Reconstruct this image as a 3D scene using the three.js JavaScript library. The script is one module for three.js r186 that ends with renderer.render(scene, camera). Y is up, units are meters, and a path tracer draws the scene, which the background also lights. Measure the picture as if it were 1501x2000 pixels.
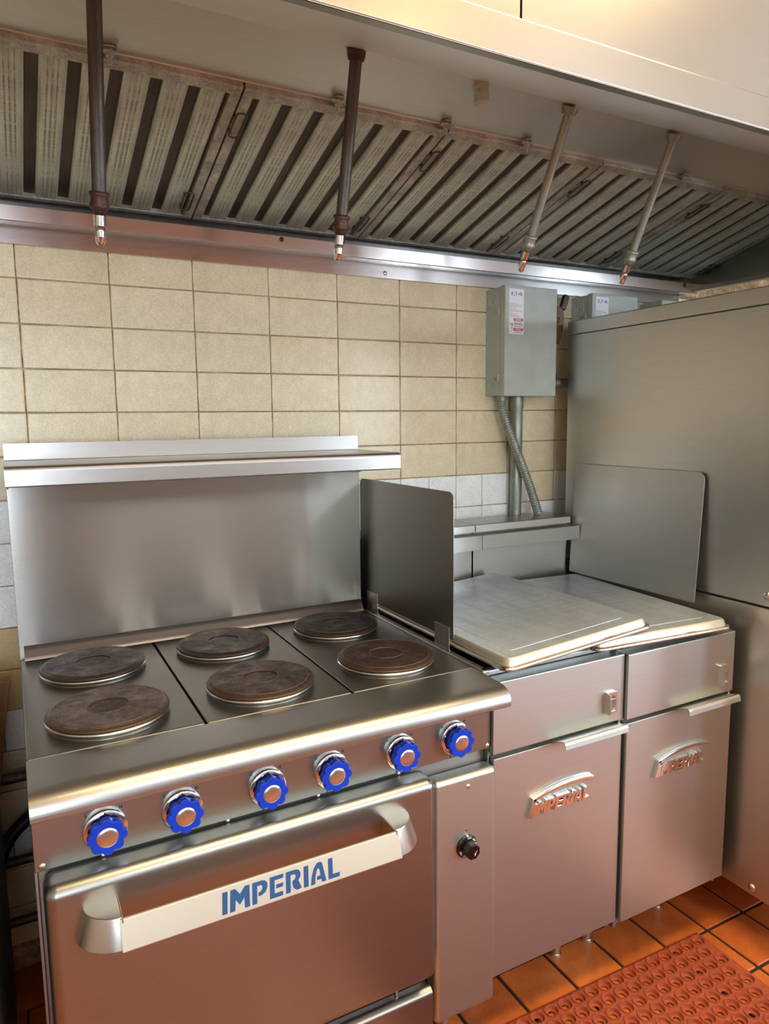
import * as THREE from 'three';
import { RoundedBoxGeometry } from 'three/addons/geometries/RoundedBoxGeometry.js';
import { mergeGeometries } from 'three/addons/utils/BufferGeometryUtils.js';
import { RectAreaLightUniformsLib } from 'three/addons/lights/RectAreaLightUniformsLib.js';
import { FontLoader } from 'three/addons/loaders/FontLoader.js';
import { TextGeometry } from 'three/addons/geometries/TextGeometry.js';

// ------------------------------------------------------------------ camera, exposure, lights
const scene = new THREE.Scene();
scene.background = new THREE.Color(0x000000);
const camera = new THREE.PerspectiveCamera(2 * Math.atan(1000 / 1380) * 180 / Math.PI, 1501 / 2000, 0.05, 60);
{
  const yaw = 0.485957, pitch = 0.130111, roll = -0.011434;
  const F = new THREE.Vector3(Math.sin(yaw) * Math.cos(pitch), -Math.sin(pitch), -Math.cos(yaw) * Math.cos(pitch));
  const Rr = new THREE.Vector3(Math.cos(yaw), 0, Math.sin(yaw));
  const U = new THREE.Vector3().crossVectors(Rr, F);
  camera.up.copy(U.multiplyScalar(Math.cos(roll)).addScaledVector(Rr, -Math.sin(roll)));
  camera.position.set(0.012, 1.477, 2.02);
  camera.lookAt(camera.position.clone().add(F));
}
const renderer = new THREE.WebGLRenderer({ antialias: true });
renderer.toneMapping = THREE.LinearToneMapping;
renderer.toneMappingExposure = 1.3;
renderer.shadowMap.enabled = true;
RectAreaLightUniformsLib.init();

const WARM = new THREE.Color().setRGB(1.0, 0.74, 0.36);
const DAY = new THREE.Color().setRGB(0.74, 0.87, 1.0);
const CEIL = 2.9;
const NEUTRAL = new THREE.Color().setRGB(0.90, 0.96, 1.0);
// ceiling fittings: [x, z, width along x, depth along z, brightness, colour, where]
const FITTINGS = [
  [1.05, 1.70, 1.5, 0.42, 15, WARM, 'panel close in front of the hood'],
  [0.54, 3.4, 0.18, 1.2, 5.5, WARM, 'tube over the aisle in front of the range'],
  [1.43, 3.4, 0.18, 1.2, 5.5, WARM, 'tube over the aisle in front of the fryers'],
  [1.4, 5.4, 1.5, 2.4, 3.8, NEUTRAL, 'panel across the room, farther from the side windows'],
  [3.3, 5.4, 1.5, 2.4, 3.8, NEUTRAL, 'panel across the room, next to the side windows'],
];
// daylight windows: wall, from a to b along it, sill and head height, brightness
const WINDOWS = [
  { wall: 'right', a: 2.75, b: 3.45, y0: 0.9, y1: 2.25, bright: 14, what: 'narrow frosted daylight window in the side wall' },
  { wall: 'right', a: 4.9, b: 6.4, y0: 0.9, y1: 2.25, bright: 14, what: 'wide frosted daylight window in the side wall' },
  { wall: 'front', a: -1.55, b: -0.1, y0: 0.9, y1: 2.35, bright: 14, what: 'frosted daylight window in the wall facing the range' },
];
const ROOM = { x0: -1.7, x1: 4.4, z1: 7.4 };
function area(name, w, h, color, intensity, pos, target) {
  const l = new THREE.RectAreaLight(color, intensity, w, h);
  l.name = name; l.position.set(...pos); l.lookAt(...target); scene.add(l);
  return l;
}

// ------------------------------------------------------------------ helpers
let seed = 20240611;
const rnd = () => { seed = (seed * 1664525 + 1013904223) >>> 0; return seed / 4294967296; };
const names = new Map();
function numbered(n) { const k = names.get(n) || 0; names.set(n, k + 1); return k ? `${n}_${String(k).padStart(3, '0')}` : n; }
function boxUV(g) {
  if (g.index) g = g.toNonIndexed();
  g.computeBoundingBox();
  const p = g.attributes.position, n = g.attributes.normal, uv = new Float32Array(p.count * 2);
  for (let i = 0; i < p.count; i += 3) {
    let ax = 0, ay = 0, az = 0;
    for (let k = 0; k < 3; k++) { ax += Math.abs(n.getX(i + k)); ay += Math.abs(n.getY(i + k)); az += Math.abs(n.getZ(i + k)); }
    for (let k = 0; k < 3; k++) {
      const x = p.getX(i + k), y = p.getY(i + k), z = p.getZ(i + k);
      const [u, v] = az >= ax && az >= ay ? [x, y] : ax >= ay ? [z, y] : [x, z];
      uv[(i + k) * 2] = u; uv[(i + k) * 2 + 1] = v;
    }
  }
  g.setAttribute('uv', new THREE.BufferAttribute(uv, 2));
  return g;
}
const clean = g => { const q = g.index ? g.toNonIndexed() : g; for (const k of Object.keys(q.attributes)) if (!['position', 'normal', 'uv'].includes(k)) q.deleteAttribute(k); q.clearGroups(); return q; };
const merge = list => mergeGeometries(list.map(clean));
function box(x0, x1, y0, y1, z0, z1, r = 0.0015) {
  const w = x1 - x0, h = y1 - y0, d = z1 - z0, m = Math.min(w, h, d);
  const g = r > 0 ? new RoundedBoxGeometry(w, h, d, r > 0.006 ? 4 : 1, Math.min(r, m * 0.49)) : new THREE.BoxGeometry(w, h, d);
  g.translate((x0 + x1) / 2, (y0 + y1) / 2, (z0 + z1) / 2);
  return g;
}
// polygon given as [z, y], extruded along x
function prismX(pts, x0, x1, holes = []) {
  const s = new THREE.Shape(pts.map(([z, y]) => new THREE.Vector2(-z, y)));
  for (const h of holes) s.holes.push(new THREE.Path(h.map(([z, y]) => new THREE.Vector2(-z, y))));
  const g = new THREE.ExtrudeGeometry(s, { depth: x1 - x0, bevelEnabled: false });
  g.rotateY(Math.PI / 2); g.translate(x0, 0, 0);
  return g;
}
// bent sheet: open polyline [z, y] with thickness t, corners rounded by radius r
function bent(pts, r = 0.006, n = 6) {
  const out = [pts[0]];
  for (let i = 1; i < pts.length - 1; i++) {
    const P = new THREE.Vector2(...pts[i]), A = new THREE.Vector2(...pts[i - 1]).sub(P), B = new THREE.Vector2(...pts[i + 1]).sub(P);
    const rr = Math.min(Array.isArray(r) ? r[i - 1] : r, A.length() * 0.49, B.length() * 0.49);
    A.setLength(rr); B.setLength(rr);
    for (let k = 0; k <= n; k++) { const t = k / n; out.push([P.x + A.x * (1 - t) ** 2 + B.x * t * t, P.y + A.y * (1 - t) ** 2 + B.y * t * t]); }
  }
  out.push(pts[pts.length - 1]);
  return out;
}
function sheetX(pts, t, x0, x1, r = 0.006) {
  const c = bent(pts, r), off = [];
  for (let i = 0; i < c.length; i++) {
    const a = c[Math.max(0, i - 1)], b = c[Math.min(c.length - 1, i + 1)];
    const dx = b[0] - a[0], dy = b[1] - a[1], l = Math.hypot(dx, dy) || 1;
    off.push([c[i][0] - dy / l * t, c[i][1] + dx / l * t]);
  }
  return prismX([...c, ...off.reverse()], x0, x1);
}
function cyl(r0, r1, h, seg = 24) { return new THREE.CylinderGeometry(r1, r0, h, seg); }   // r0 at the foot
function rod(a, b, r, seg = 16, r2 = r) {
  const A = new THREE.Vector3(...a), B = new THREE.Vector3(...b), d = B.clone().sub(A), g = cyl(r, r2, d.length(), seg);
  g.applyQuaternion(new THREE.Quaternion().setFromUnitVectors(new THREE.Vector3(0, 1, 0), d.normalize()));
  const m = A.add(B).multiplyScalar(0.5); g.translate(m.x, m.y, m.z);
  return g;
}
function lathe(pts, seg = 32, ...ph) { return new THREE.LatheGeometry(pts.map(p => new THREE.Vector2(...p)), seg, ...ph); }
// lathe whose axis points towards +z
function latheZ(pts, seg = 32) { const g = lathe(pts, seg); g.rotateX(Math.PI / 2); return g; }
function rounded(w, h, r, n = 6) {                 // rounded rectangle outline, centred, r may be four radii (tr, tl, bl, br)
  const R = Array.isArray(r) ? r : [r, r, r, r], out = [];
  [[1, 1, 0], [-1, 1, 1], [-1, -1, 2], [1, -1, 3]].forEach(([sx, sy, k]) => {
    const q = Math.max(R[k], 1e-5), cx = sx * (w / 2 - q), cy = sy * (h / 2 - q);
    for (let i = 0; i <= n; i++) { const a = (k + i / n) * Math.PI / 2; out.push([cx + q * Math.cos(a), cy + q * Math.sin(a)]); }
  });
  return out;
}
const shapeOf = pts => new THREE.Shape(pts.map(p => new THREE.Vector2(...p)));
function plate(shape, d, bevel = 0) { return new THREE.ExtrudeGeometry(shape, { depth: d - 2 * bevel, bevelEnabled: bevel > 0, bevelSize: bevel, bevelThickness: bevel, bevelSegments: 2, curveSegments: 10 }).translate(0, 0, bevel); }

function mesh(name, geo, mat, parent) {
  const m = new THREE.Mesh(geo, mat); m.name = name; m.castShadow = m.receiveShadow = true; parent.add(m);
  return m;
}
function thing(name, label, category, [x, y, z] = [0, 0, 0], group) {
  const o = new THREE.Group(); o.name = numbered(name); o.position.set(x, y, z); scene.add(o);
  o.userData = { label, category }; if (group) o.userData.group = group;
  return o;
}
function baseOf(o) { let r = o; while (r.parent && r.parent !== scene) r = r.parent; return r; }
// a part whose geometry is given in room coordinates
function part(name, geo, mat, parent, uv = true) {
  let g = Array.isArray(geo) ? merge(geo) : clean(geo);
  if (uv) g = boxUV(g);
  const b = baseOf(parent).position; g.translate(-b.x, -b.y, -b.z);
  return mesh(name, g, mat, parent);
}
function structure(name, geo, mat, label, parent) {
  const g = geo ? boxUV(Array.isArray(geo) ? merge(geo) : clean(geo)) : null;
  const o = g ? mesh(name, g, mat, parent || scene) : new THREE.Group();
  if (!g) { o.name = name; scene.add(o); }
  if (!parent) o.userData = { kind: 'structure', label, category: name.split('_')[0] };
  return o;
}

// ------------------------------------------------------------------ textures and materials
function noiseField(w, h, cx, cy, s) {             // tiling value noise
  let q = s >>> 0; const r = () => { q = (q * 1664525 + 1013904223) >>> 0; return q / 4294967296; };
  const g = Float32Array.from({ length: cx * cy }, r), out = new Float32Array(w * h), sm = t => t * t * (3 - 2 * t);
  for (let j = 0; j < h; j++) for (let i = 0; i < w; i++) {
    const x = i / w * cx, y = j / h * cy, x0 = Math.floor(x), y0 = Math.floor(y), fx = sm(x - x0), fy = sm(y - y0);
    const at = (a, b) => g[(b % cy) * cx + (a % cx)];
    out[j * w + i] = (at(x0, y0) * (1 - fx) + at(x0 + 1, y0) * fx) * (1 - fy) + (at(x0, y0 + 1) * (1 - fx) + at(x0 + 1, y0 + 1) * fx) * fy;
  }
  return out;
}
function layers(w, h, list) { const out = new Float32Array(w * h); list.forEach(([cx, cy, a, s]) => { const f = noiseField(w, h, cx, cy, s); for (let i = 0; i < out.length; i++) out[i] += (f[i] - 0.5) * a; }); return out; }
function dataTex(w, h, fn, rx, ry, srgb = false) {
  const d = new Uint8Array(w * h * 4), c8 = v => Math.max(0, Math.min(255, Math.round(v * 255)));
  for (let j = 0; j < h; j++) for (let i = 0; i < w; i++) { const [r, g, b] = fn(j * w + i, i, j), k = (j * w + i) * 4; d[k] = c8(r); d[k + 1] = c8(g); d[k + 2] = c8(b); d[k + 3] = 255; }
  const t = new THREE.DataTexture(d, w, h, THREE.RGBAFormat); t.wrapS = t.wrapT = THREE.RepeatWrapping; t.magFilter = THREE.LinearFilter; t.minFilter = THREE.LinearMipmapLinearFilter; t.generateMipmaps = true;
  if (srgb) t.colorSpace = THREE.SRGBColorSpace;
  t.repeat.set(rx, ry); t.needsUpdate = true;
  return t;
}
const grey = f => i => [f[i], f[i], f[i]];
const brush = layers(512, 512, [[6, 256, 0.5, 1], [24, 512, 0.35, 2], [3, 128, 0.3, 3]]);
const wipe = layers(512, 512, [[4, 5, 0.5, 11], [9, 7, 0.3, 12], [22, 18, 0.16, 13]]);
const fine = layers(512, 512, [[256, 512, 0.8, 5], [128, 256, 0.5, 6]]);
const brushRough = (base, amp, cloud) => dataTex(512, 512, i => { const v = base + amp * brush[i] + cloud * wipe[i]; return [v, v, v]; }, 1.6, 1.6);
const grainMap = dataTex(512, 512, i => { const v = 0.95 + 0.09 * brush[i] + 0.05 * fine[i]; return [v, v, v]; }, 4, 4);
function steel(r, g, b, rough, o = {}) {
  const c = o.cloud ?? 0;
  return new THREE.MeshPhysicalMaterial({ color: new THREE.Color().setRGB(r, g, b), map: grainMap, metalness: 1, roughness: c ? 1 : rough, roughnessMap: c ? brushRough(rough, 0, c) : null, anisotropy: o.aniso ?? 0.65, anisotropyRotation: Math.PI / 2 });
}
const std = (hex, rough, metal = 0, o = {}) => new THREE.MeshPhysicalMaterial({ color: hex, roughness: rough, metalness: metal, ...o });
const lin = (r, g, b) => new THREE.Color().setRGB(r, g, b);
const M = {};
M.steel = steel(0.44, 0.44, 0.425, 0.31, { aniso: 0.45 });
M.steelDoor = steel(0.55, 0.60, 0.585, 0.40, { aniso: 0.35 });
M.steelStrip = steel(0.58, 0.57, 0.555, 0.24, { aniso: 0.8 });
M.steelFront = steel(0.34, 0.36, 0.35, 0.33, { aniso: 0.3 });
M.steelSplash = steel(0.45, 0.44, 0.415, 0.22, { aniso: 0.94 });
M.steelCook = steel(0.22, 0.21, 0.185, 0.38, { cloud: 0.10, aniso: 0.3 });
M.steelHood = steel(0.44, 0.42, 0.375, 0.27, { aniso: 0.2 });
M.steelCanopy = steel(0.80, 0.79, 0.75, 0.46, { cloud: 0.08, aniso: 0.1 });
M.steelOven = steel(0.72, 0.71, 0.68, 0.37, { cloud: 0.05, aniso: 0.2 });
M.steelBoard = steel(0.64, 0.64, 0.61, 0.42, { cloud: 0.16, aniso: 0.1 });
M.steelGuard = steel(0.30, 0.29, 0.25, 0.34, { cloud: 0.10, aniso: 0.2 });
M.steelDark = steel(0.30, 0.285, 0.27, 0.45);
M.black = std(0x0b0b0b, 0.7);
M.chrome = new THREE.MeshStandardMaterial({ color: lin(0.74, 0.75, 0.76), metalness: 1, roughness: 0.14 });
M.satin = new THREE.MeshStandardMaterial({ color: lin(0.66, 0.65, 0.62), metalness: 1, roughness: 0.28 });
M.castAlu = new THREE.MeshStandardMaterial({ color: lin(0.62, 0.60, 0.55), metalness: 1, roughness: 0.30 });
M.handle = new THREE.MeshPhysicalMaterial({ color: lin(0.52, 0.49, 0.42), metalness: 0.6, roughness: 0.45 });
M.blue = std(0x0a3cc0, 0.34, 0, { specularIntensity: 0.6 });
M.blueInk = std(0x07467f, 0.45);
M.blackPlastic = std(0x0a0908, 0.28);
M.blackInk = std(0x12100e, 0.6);
M.whiteInk = std(0xd8d6cc, 0.6);
M.brassScrew = new THREE.MeshStandardMaterial({ color: lin(0.72, 0.66, 0.52), metalness: 1, roughness: 0.3 });
// cast-iron hot plates: burnt brown and grey scale
{
  const a = layers(256, 256, [[5, 5, 0.6, 21], [14, 14, 0.5, 22], [60, 60, 0.45, 23], [128, 128, 0.35, 24]]);
  const iron = (r, g, b, s) => dataTex(256, 256, i => { const v = 1 + s * a[i]; return [r * v, g * v, b * v]; }, 6, 6, true);
  const rough = dataTex(256, 256, i => { const v = 0.5 - 0.25 * a[i]; return [v, v, v]; }, 6, 6);
  const bump = dataTex(256, 256, i => { const v = 0.5 + 0.6 * a[i]; return [v, v, v]; }, 6, 6);
  const mk = (r, g, b, s) => new THREE.MeshStandardMaterial({ map: iron(r, g, b, s), roughness: 1, roughnessMap: rough, metalness: 0.35, bumpMap: bump, bumpScale: 0.0006 });
  M.iron = [mk(0.28, 0.255, 0.26, 0.55), mk(0.38, 0.33, 0.31, 0.45), mk(0.25, 0.225, 0.21, 0.5), mk(0.29, 0.235, 0.215, 0.6), mk(0.23, 0.215, 0.20, 0.5), mk(0.31, 0.24, 0.21, 0.6)];
  M.ironBoss = mk(0.27, 0.21, 0.18, 0.5); M.ironRing = new THREE.MeshStandardMaterial({ color: 0x6b5a50, roughness: 0.5, metalness: 0.4 });
  M.ironEdge = new THREE.MeshStandardMaterial({ color: 0x54402f, roughness: 0.5, metalness: 0.5, bumpMap: bump, bumpScale: 0.0003 });
}
// glazed wall tiles
{
  const sp = layers(256, 256, [[200, 200, 0.16, 31], [100, 110, 0.10, 32], [12, 12, 0.06, 33]]);
  const glaze = (r, g, b) => dataTex(256, 256, i => { const v = 1 + 0.75 * sp[i]; return [r * v, g * v, b * (v - 0.02)]; }, 4, 4, true);
  const orange = layers(128, 128, [[18, 18, 0.5, 34], [40, 40, 0.3, 35]]);
  const bump = dataTex(128, 128, i => { const v = 0.5 + orange[i]; return [v, v, v]; }, 6, 6);
  const mk = (r, g, b) => new THREE.MeshPhysicalMaterial({ map: glaze(r, g, b), roughness: 0.26, bumpMap: bump, bumpScale: 0.00025, specularIntensity: 0.8 });
  M.cream = [mk(0.88, 0.83, 0.71), mk(0.89, 0.845, 0.73), mk(0.865, 0.815, 0.695), mk(0.88, 0.825, 0.70)];
  M.white = [mk(0.945, 0.965, 0.985), mk(0.955, 0.97, 0.985), mk(0.935, 0.96, 0.98)];
  M.tan = [mk(0.80, 0.71, 0.545), mk(0.78, 0.69, 0.52)];
  const gr = layers(256, 256, [[9, 40, 0.5, 36], [50, 60, 0.4, 37]]);
  M.grout = new THREE.MeshStandardMaterial({ map: dataTex(256, 256, i => { const v = 1 + 0.8 * gr[i]; return [0.64 * v, 0.56 * v, 0.43 * v]; }, 2, 2, true), roughness: 0.95 });
}
// quarry floor tiles
{
  const q = layers(256, 256, [[4, 4, 0.35, 41], [14, 14, 0.25, 42], [90, 90, 0.18, 43]]);
  const mk = (r, g, b) => new THREE.MeshPhysicalMaterial({ map: dataTex(256, 256, i => { const v = 1 + 0.45 * q[i]; return [r * v, g * v, b * v]; }, 3, 3, true), roughness: 0.42, bumpMap: dataTex(256, 256, i => [0.5 + q[i], 0.5 + q[i], 0.5 + q[i]], 3, 3), bumpScale: 0.0006 });
  M.quarry = [mk(0.77, 0.425, 0.20), mk(0.74, 0.40, 0.19), mk(0.79, 0.445, 0.215), mk(0.725, 0.385, 0.185)];
  M.floorJoint = std(0x2c2018, 0.95);
  M.floorFar = M.quarry[1];
}
// galvanised / aluminium filters with grease grain
{
  const f = layers(512, 512, [[90, 4, 0.30, 51], [256, 6, 0.25, 52], [14, 9, 0.30, 53], [256, 256, 0.25, 54]]);
  const mk = (r, g, b, me) => new THREE.MeshStandardMaterial({ map: dataTex(512, 512, i => { const v = 1 + 0.5 * f[i]; return [r * v, g * v, b * v]; }, 2, 2, true), roughness: 1, roughnessMap: dataTex(512, 512, i => { const v = 0.5 - 0.3 * f[i]; return [v, v, v]; }, 2, 2), metalness: me });
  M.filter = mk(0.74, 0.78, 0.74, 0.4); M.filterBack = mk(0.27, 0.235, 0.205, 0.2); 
  M.ironPipe = mk(0.36, 0.34, 0.315, 0.7); M.galvPipe = mk(0.60, 0.63, 0.58, 0.6); M.brownFitting = mk(0.34, 0.25, 0.21, 0.5);
}
{
  const f = layers(256, 256, [[18, 18, 0.4, 55], [70, 70, 0.35, 56], [6, 6, 0.3, 57]]);
  M.filterFrame = new THREE.MeshStandardMaterial({ map: dataTex(256, 256, i => { const v = 1 + 0.6 * f[i]; return [0.66 * v, 0.67 * v, 0.63 * v]; }, 4, 4, true), roughness: 0.5, metalness: 0.4 });
}
// aluminium sheet pans
{
  const p = layers(512, 512, [[5, 5, 0.35, 61], [40, 9, 0.28, 62], [9, 60, 0.16, 63], [200, 160, 0.18, 64]]);
  const st = layers(512, 512, [[12, 3, 0.9, 65], [50, 12, 0.6, 66], [120, 30, 0.35, 67]]);
  M.panTop = new THREE.MeshPhysicalMaterial({ map: dataTex(512, 512, i => { const v = 1 + 0.30 * p[i]; return [0.82 * v, 0.875 * v, 0.925 * v]; }, 1.5, 1.5, true), metalness: 0.68, roughness: 1, roughnessMap: dataTex(512, 512, i => { const v = 0.36 - 0.3 * p[i]; return [v, v, v]; }, 1.5, 1.5) });
  // wall of a pan: u runs round it, v from rim (0) to top (1); baked-on grease, brown along the rim
  M.panSide = new THREE.MeshPhysicalMaterial({ map: dataTex(512, 128, (i, x, y) => {
    const v = y / 128, n = st[(y * 4) * 512 + x], q = st[x], edge = 0.16 + 0.55 * Math.max(0, q) + 0.15 * n;
    if (v < edge * 0.6) return [0.34 + 0.2 * n, 0.20 + 0.15 * n, 0.09];
    if (v < edge) return [0.66, 0.50 + 0.2 * n, 0.30];
    const k = 0.5 * Math.max(0, n + q);
    return [0.80 + 0.05 * k, 0.78 - 0.10 * k, 0.73 - 0.35 * k];
  }, 1, 1, true), metalness: 0.7, roughness: 0.42 });
  M.panRim = new THREE.MeshStandardMaterial({ color: lin(0.72, 0.71, 0.68), metalness: 1, roughness: 0.34 });
}
// painted and other small things
{
  const e = layers(256, 256, [[8, 8, 0.1, 71], [128, 128, 0.06, 72]]);
  const paint = (r, g, b) => new THREE.MeshPhysicalMaterial({ map: dataTex(256, 256, i => { const v = 1 + 0.5 * e[i]; return [r * v, g * v, b * v]; }, 4, 4, true), roughness: 0.42 });
  M.greyPaint = paint(0.70, 0.745, 0.71);
  M.counter = paint(0.44, 0.40, 0.36);
  M.lever = paint(0.40, 0.30, 0.17);
  M.wallPaint = paint(0.45, 0.43, 0.40);
  M.wallLight = paint(0.72, 0.69, 0.63);
  M.ceilingPaint = paint(0.88, 0.84, 0.76);
  const rb = layers(256, 256, [[30, 30, 0.3, 73], [100, 100, 0.25, 74]]);
  M.rubber = new THREE.MeshStandardMaterial({ map: dataTex(256, 256, i => { const v = 1 + 0.55 * rb[i]; return [0.62 * v, 0.29 * v, 0.185 * v]; }, 5, 5, true), roughness: 0.62 });
  M.board = paint(0.55, 0.42, 0.24);
}
M.hose = std(0x141210, 0.5);
M.panel = (hex, k) => new THREE.MeshStandardMaterial({ color: 0xffffff, emissive: hex, emissiveIntensity: k, roughness: 0.6 });

// ------------------------------------------------------------------ room shell
const T = 0.12;
const wallBack = structure('wall_back', box(ROOM.x0, ROOM.x1, -T, CEIL, -T, -0.006, 0), M.grout, 'cream and white tiled wall behind the cooking line');
{
  // glazed tiles, pitch measured on the wall
  const cp = 0.2169, rp = 0.11015, X0 = 0.0576, Y0 = 1.8345, gap = 0.0026, made = new Map();
  function tileGeo(w, h) {
    const k = `${w.toFixed(4)}|${h.toFixed(4)}`;
    if (!made.has(k)) {
      const a = w / 2, b = h / 2, e = 0.004, z = 0.0, zf = -0.0022, P = [], I = [];
      const loop = (x, y, zz) => P.push(-x, -y, zz, x, -y, zz, x, y, zz, -x, y, zz);
      loop(a, b, -0.007); loop(a, b, zf); loop(a - e * 0.4, b - e * 0.4, -0.0008); loop(a - e, b - e, z);
      for (let l = 0; l < 3; l++) for (let c = 0; c < 4; c++) { const p = l * 4 + c, q = l * 4 + (c + 1) % 4; I.push(p, q, q + 4, p, q + 4, p + 4); }
      I.push(12, 13, 14, 12, 14, 15);
      const g = new THREE.BufferGeometry(); g.setAttribute('position', new THREE.Float32BufferAttribute(P, 3)); g.setIndex(I); g.computeVertexNormals();
      made.set(k, [0, 1, 2, 3].map(n => { const q = boxUV(clean(g.clone())); const u = q.attributes.uv; for (let i = 0; i < u.count; i++) u.setXY(i, u.getX(i) + n * 0.37, u.getY(i) + n * 0.61); return q; }));
    }
    return made.get(k)[Math.floor(rnd() * 4)];
  }
  const hiddenAt = (x0, x1, y1) => (x0 > 0.06 && x1 < 0.86 && y1 < 1.30) || (x0 > 1.0 && x1 < 1.72 && y1 < 1.04) || (x0 > 1.95 && y1 < 1.72);
  for (let r = -1; r < 17; r++) {
    const y1 = Y0 - r * rp + (r < 0 ? 0 : 0), top = Y0 - (r - 0) * rp, bot = top - rp;
    if (bot < -0.03) break;
    const white = (r >= 5 && r < 8) || r === 10 || r === 13;
    const w = white ? cp / 2 : cp, n0 = white ? -6 : -3, n1 = white ? 23 : 12;
    for (let c = n0; c < n1; c++) {
      const xl = X0 + c * w, y0 = Math.max(0.002, bot);
      if (hiddenAt(xl, xl + w, top)) continue;
      let set = white ? M.white : (r === 8 || r === 9) ? M.tan : M.cream;
      if (r === 5 && xl > 1.68 && xl < 1.79) set = M.cream;
      const t = mesh('tile', tileGeo(w - gap, top - y0 - gap), set[Math.floor(rnd() * set.length)], wallBack);
      t.position.set(xl + w / 2, (top + y0) / 2, (rnd() - 0.5) * 0.0008);
      t.rotation.set((rnd() - 0.5) * 0.006, (rnd() - 0.5) * 0.005, 0);
    }
  }
}
structure('wall_left', box(ROOM.x0 - T, ROOM.x0, -T, CEIL, -T, ROOM.z1 + T, 0), M.wallLight, 'cream painted wall at the end of the cooking line');
// walls with daylight windows: openings, frames, frosted panes
for (const wall of ['front', 'right']) {
  const fr = wall === 'front', list = WINDOWS.filter(w => w.wall === wall), g = [];
  const at = (p0, p1, q0, q1, d0, d1, r) => fr ? box(p0, p1, q0, q1, ROOM.z1 + d0, ROOM.z1 + d1, r) : box(ROOM.x1 + d0, ROOM.x1 + d1, q0, q1, p0, p1, r);
  let z = fr ? ROOM.x0 - T : -T;
  for (const { a, b, y0, y1 } of list) { g.push(at(z, a, -T, CEIL, 0, T, 0), at(a, b, -T, y0, 0, T, 0), at(a, b, y1, CEIL, 0, T, 0)); z = b; }
  g.push(at(z, fr ? ROOM.x1 + T : ROOM.z1, -T, CEIL, 0, T, 0));
  structure(`wall_${wall}`, g, M.wallPaint, fr ? 'painted wall facing the cooking line' : 'painted side wall with two daylight windows');
  for (const { a, b, y0, y1, bright, what } of list) {
    const w = structure(`window_${WINDOWS.findIndex(q => q.what === what) + 1}`, [at(a, a + 0.05, y0, y1, 0.02, 0.09), at(b - 0.05, b, y0, y1, 0.02, 0.09), at(a, b, y0, y0 + 0.05, 0.02, 0.09), at(a, b, y1 - 0.05, y1, 0.02, 0.09)], M.ceilingPaint, what);
    structure('window_pane', at(a, b, y0, y1, 0.07, 0.075, 0), M.panel(DAY, bright * 0.5), '', w);
    const m = (a + b) / 2, y = (y0 + y1) / 2;
    area('daylight', b - a - 0.1, y1 - y0 - 0.1, DAY, bright, fr ? [m, y, ROOM.z1 + 0.015] : [ROOM.x1 + 0.015, y, m], fr ? [m, y, 0] : [0, y, m]);
  }
}
structure('ceiling', box(ROOM.x0 - T, ROOM.x1 + T, CEIL, CEIL + T, -T, ROOM.z1 + T, 0), M.ceilingPaint, 'pale kitchen ceiling');
FITTINGS.forEach(([x, z, w, d, k, col, where]) => {
  const t = thing('ceiling_light', `flush ceiling light ${where}`, 'light', [x, CEIL, z], 'ceiling lights');
  const fr = 0.03;
  part('light_frame', [box(x - w / 2 - fr, x + w / 2 + fr, CEIL - 0.05, CEIL - 0.0005, z - d / 2 - fr, z - d / 2), box(x - w / 2 - fr, x + w / 2 + fr, CEIL - 0.05, CEIL - 0.0005, z + d / 2, z + d / 2 + fr), box(x - w / 2 - fr, x - w / 2, CEIL - 0.05, CEIL - 0.0005, z - d / 2, z + d / 2), box(x + w / 2, x + w / 2 + fr, CEIL - 0.05, CEIL - 0.0005, z - d / 2, z + d / 2)], M.ceilingPaint, t);
  part('light_diffuser', box(x - w / 2, x + w / 2, CEIL - 0.035, CEIL - 0.03, z - d / 2, z + d / 2, 0), M.panel(col, k * 0.5), t);
  area('ceiling_lamp', w, d, col, k, [x, CEIL - 0.04, z], [x, 0, z]);
});
// floor: joint bed with quarry tiles laid on it
const floor = structure('floor', box(ROOM.x0, ROOM.x1, -T, -0.004, -T, ROOM.z1, 0), M.floorJoint, 'terracotta quarry tile floor');
{
  const pt = 0.159, gx = 1.224, gz = 0.795, g = 0.0085;
  const geos = [0, 1, 2].map(n => { const q = boxUV(clean(new RoundedBoxGeometry(pt - g, 0.012, pt - g, 2, 0.0035))), u = q.attributes.uv; for (let i = 0; i < u.count; i++) u.setXY(i, u.getX(i) + n * 0.29, u.getY(i) + n * 0.53); return q; });
  const i0 = -8, i1 = 8, j0 = -4, j1 = 7;
  for (let i = i0; i < i1; i++) for (let j = j0; j < j1; j++) {
    const t = mesh('floor_tile', geos[Math.floor(rnd() * 3)], M.quarry[Math.floor(rnd() * 4)], floor);
    t.position.set(gx + (i + 0.5) * pt, -0.006 + (rnd() - 0.5) * 0.0006, gz + (j + 0.5) * pt);
  }
  const xa = gx + i0 * pt, xb = gx + i1 * pt, za = gz + j0 * pt, zb = gz + j1 * pt;
  const far = structure('tile_field', [box(ROOM.x0, xa, -0.01, 0, 0, ROOM.z1, 0), box(xb, ROOM.x1, -0.01, 0, 0, ROOM.z1, 0), box(xa, xb, -0.01, 0, 0, za, 0), box(xa, xb, -0.01, 0, zb, ROOM.z1, 0)], M.floorFar, '', floor);
  far.userData.kind = 'stuff';
}
console.log('shell done');

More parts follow.
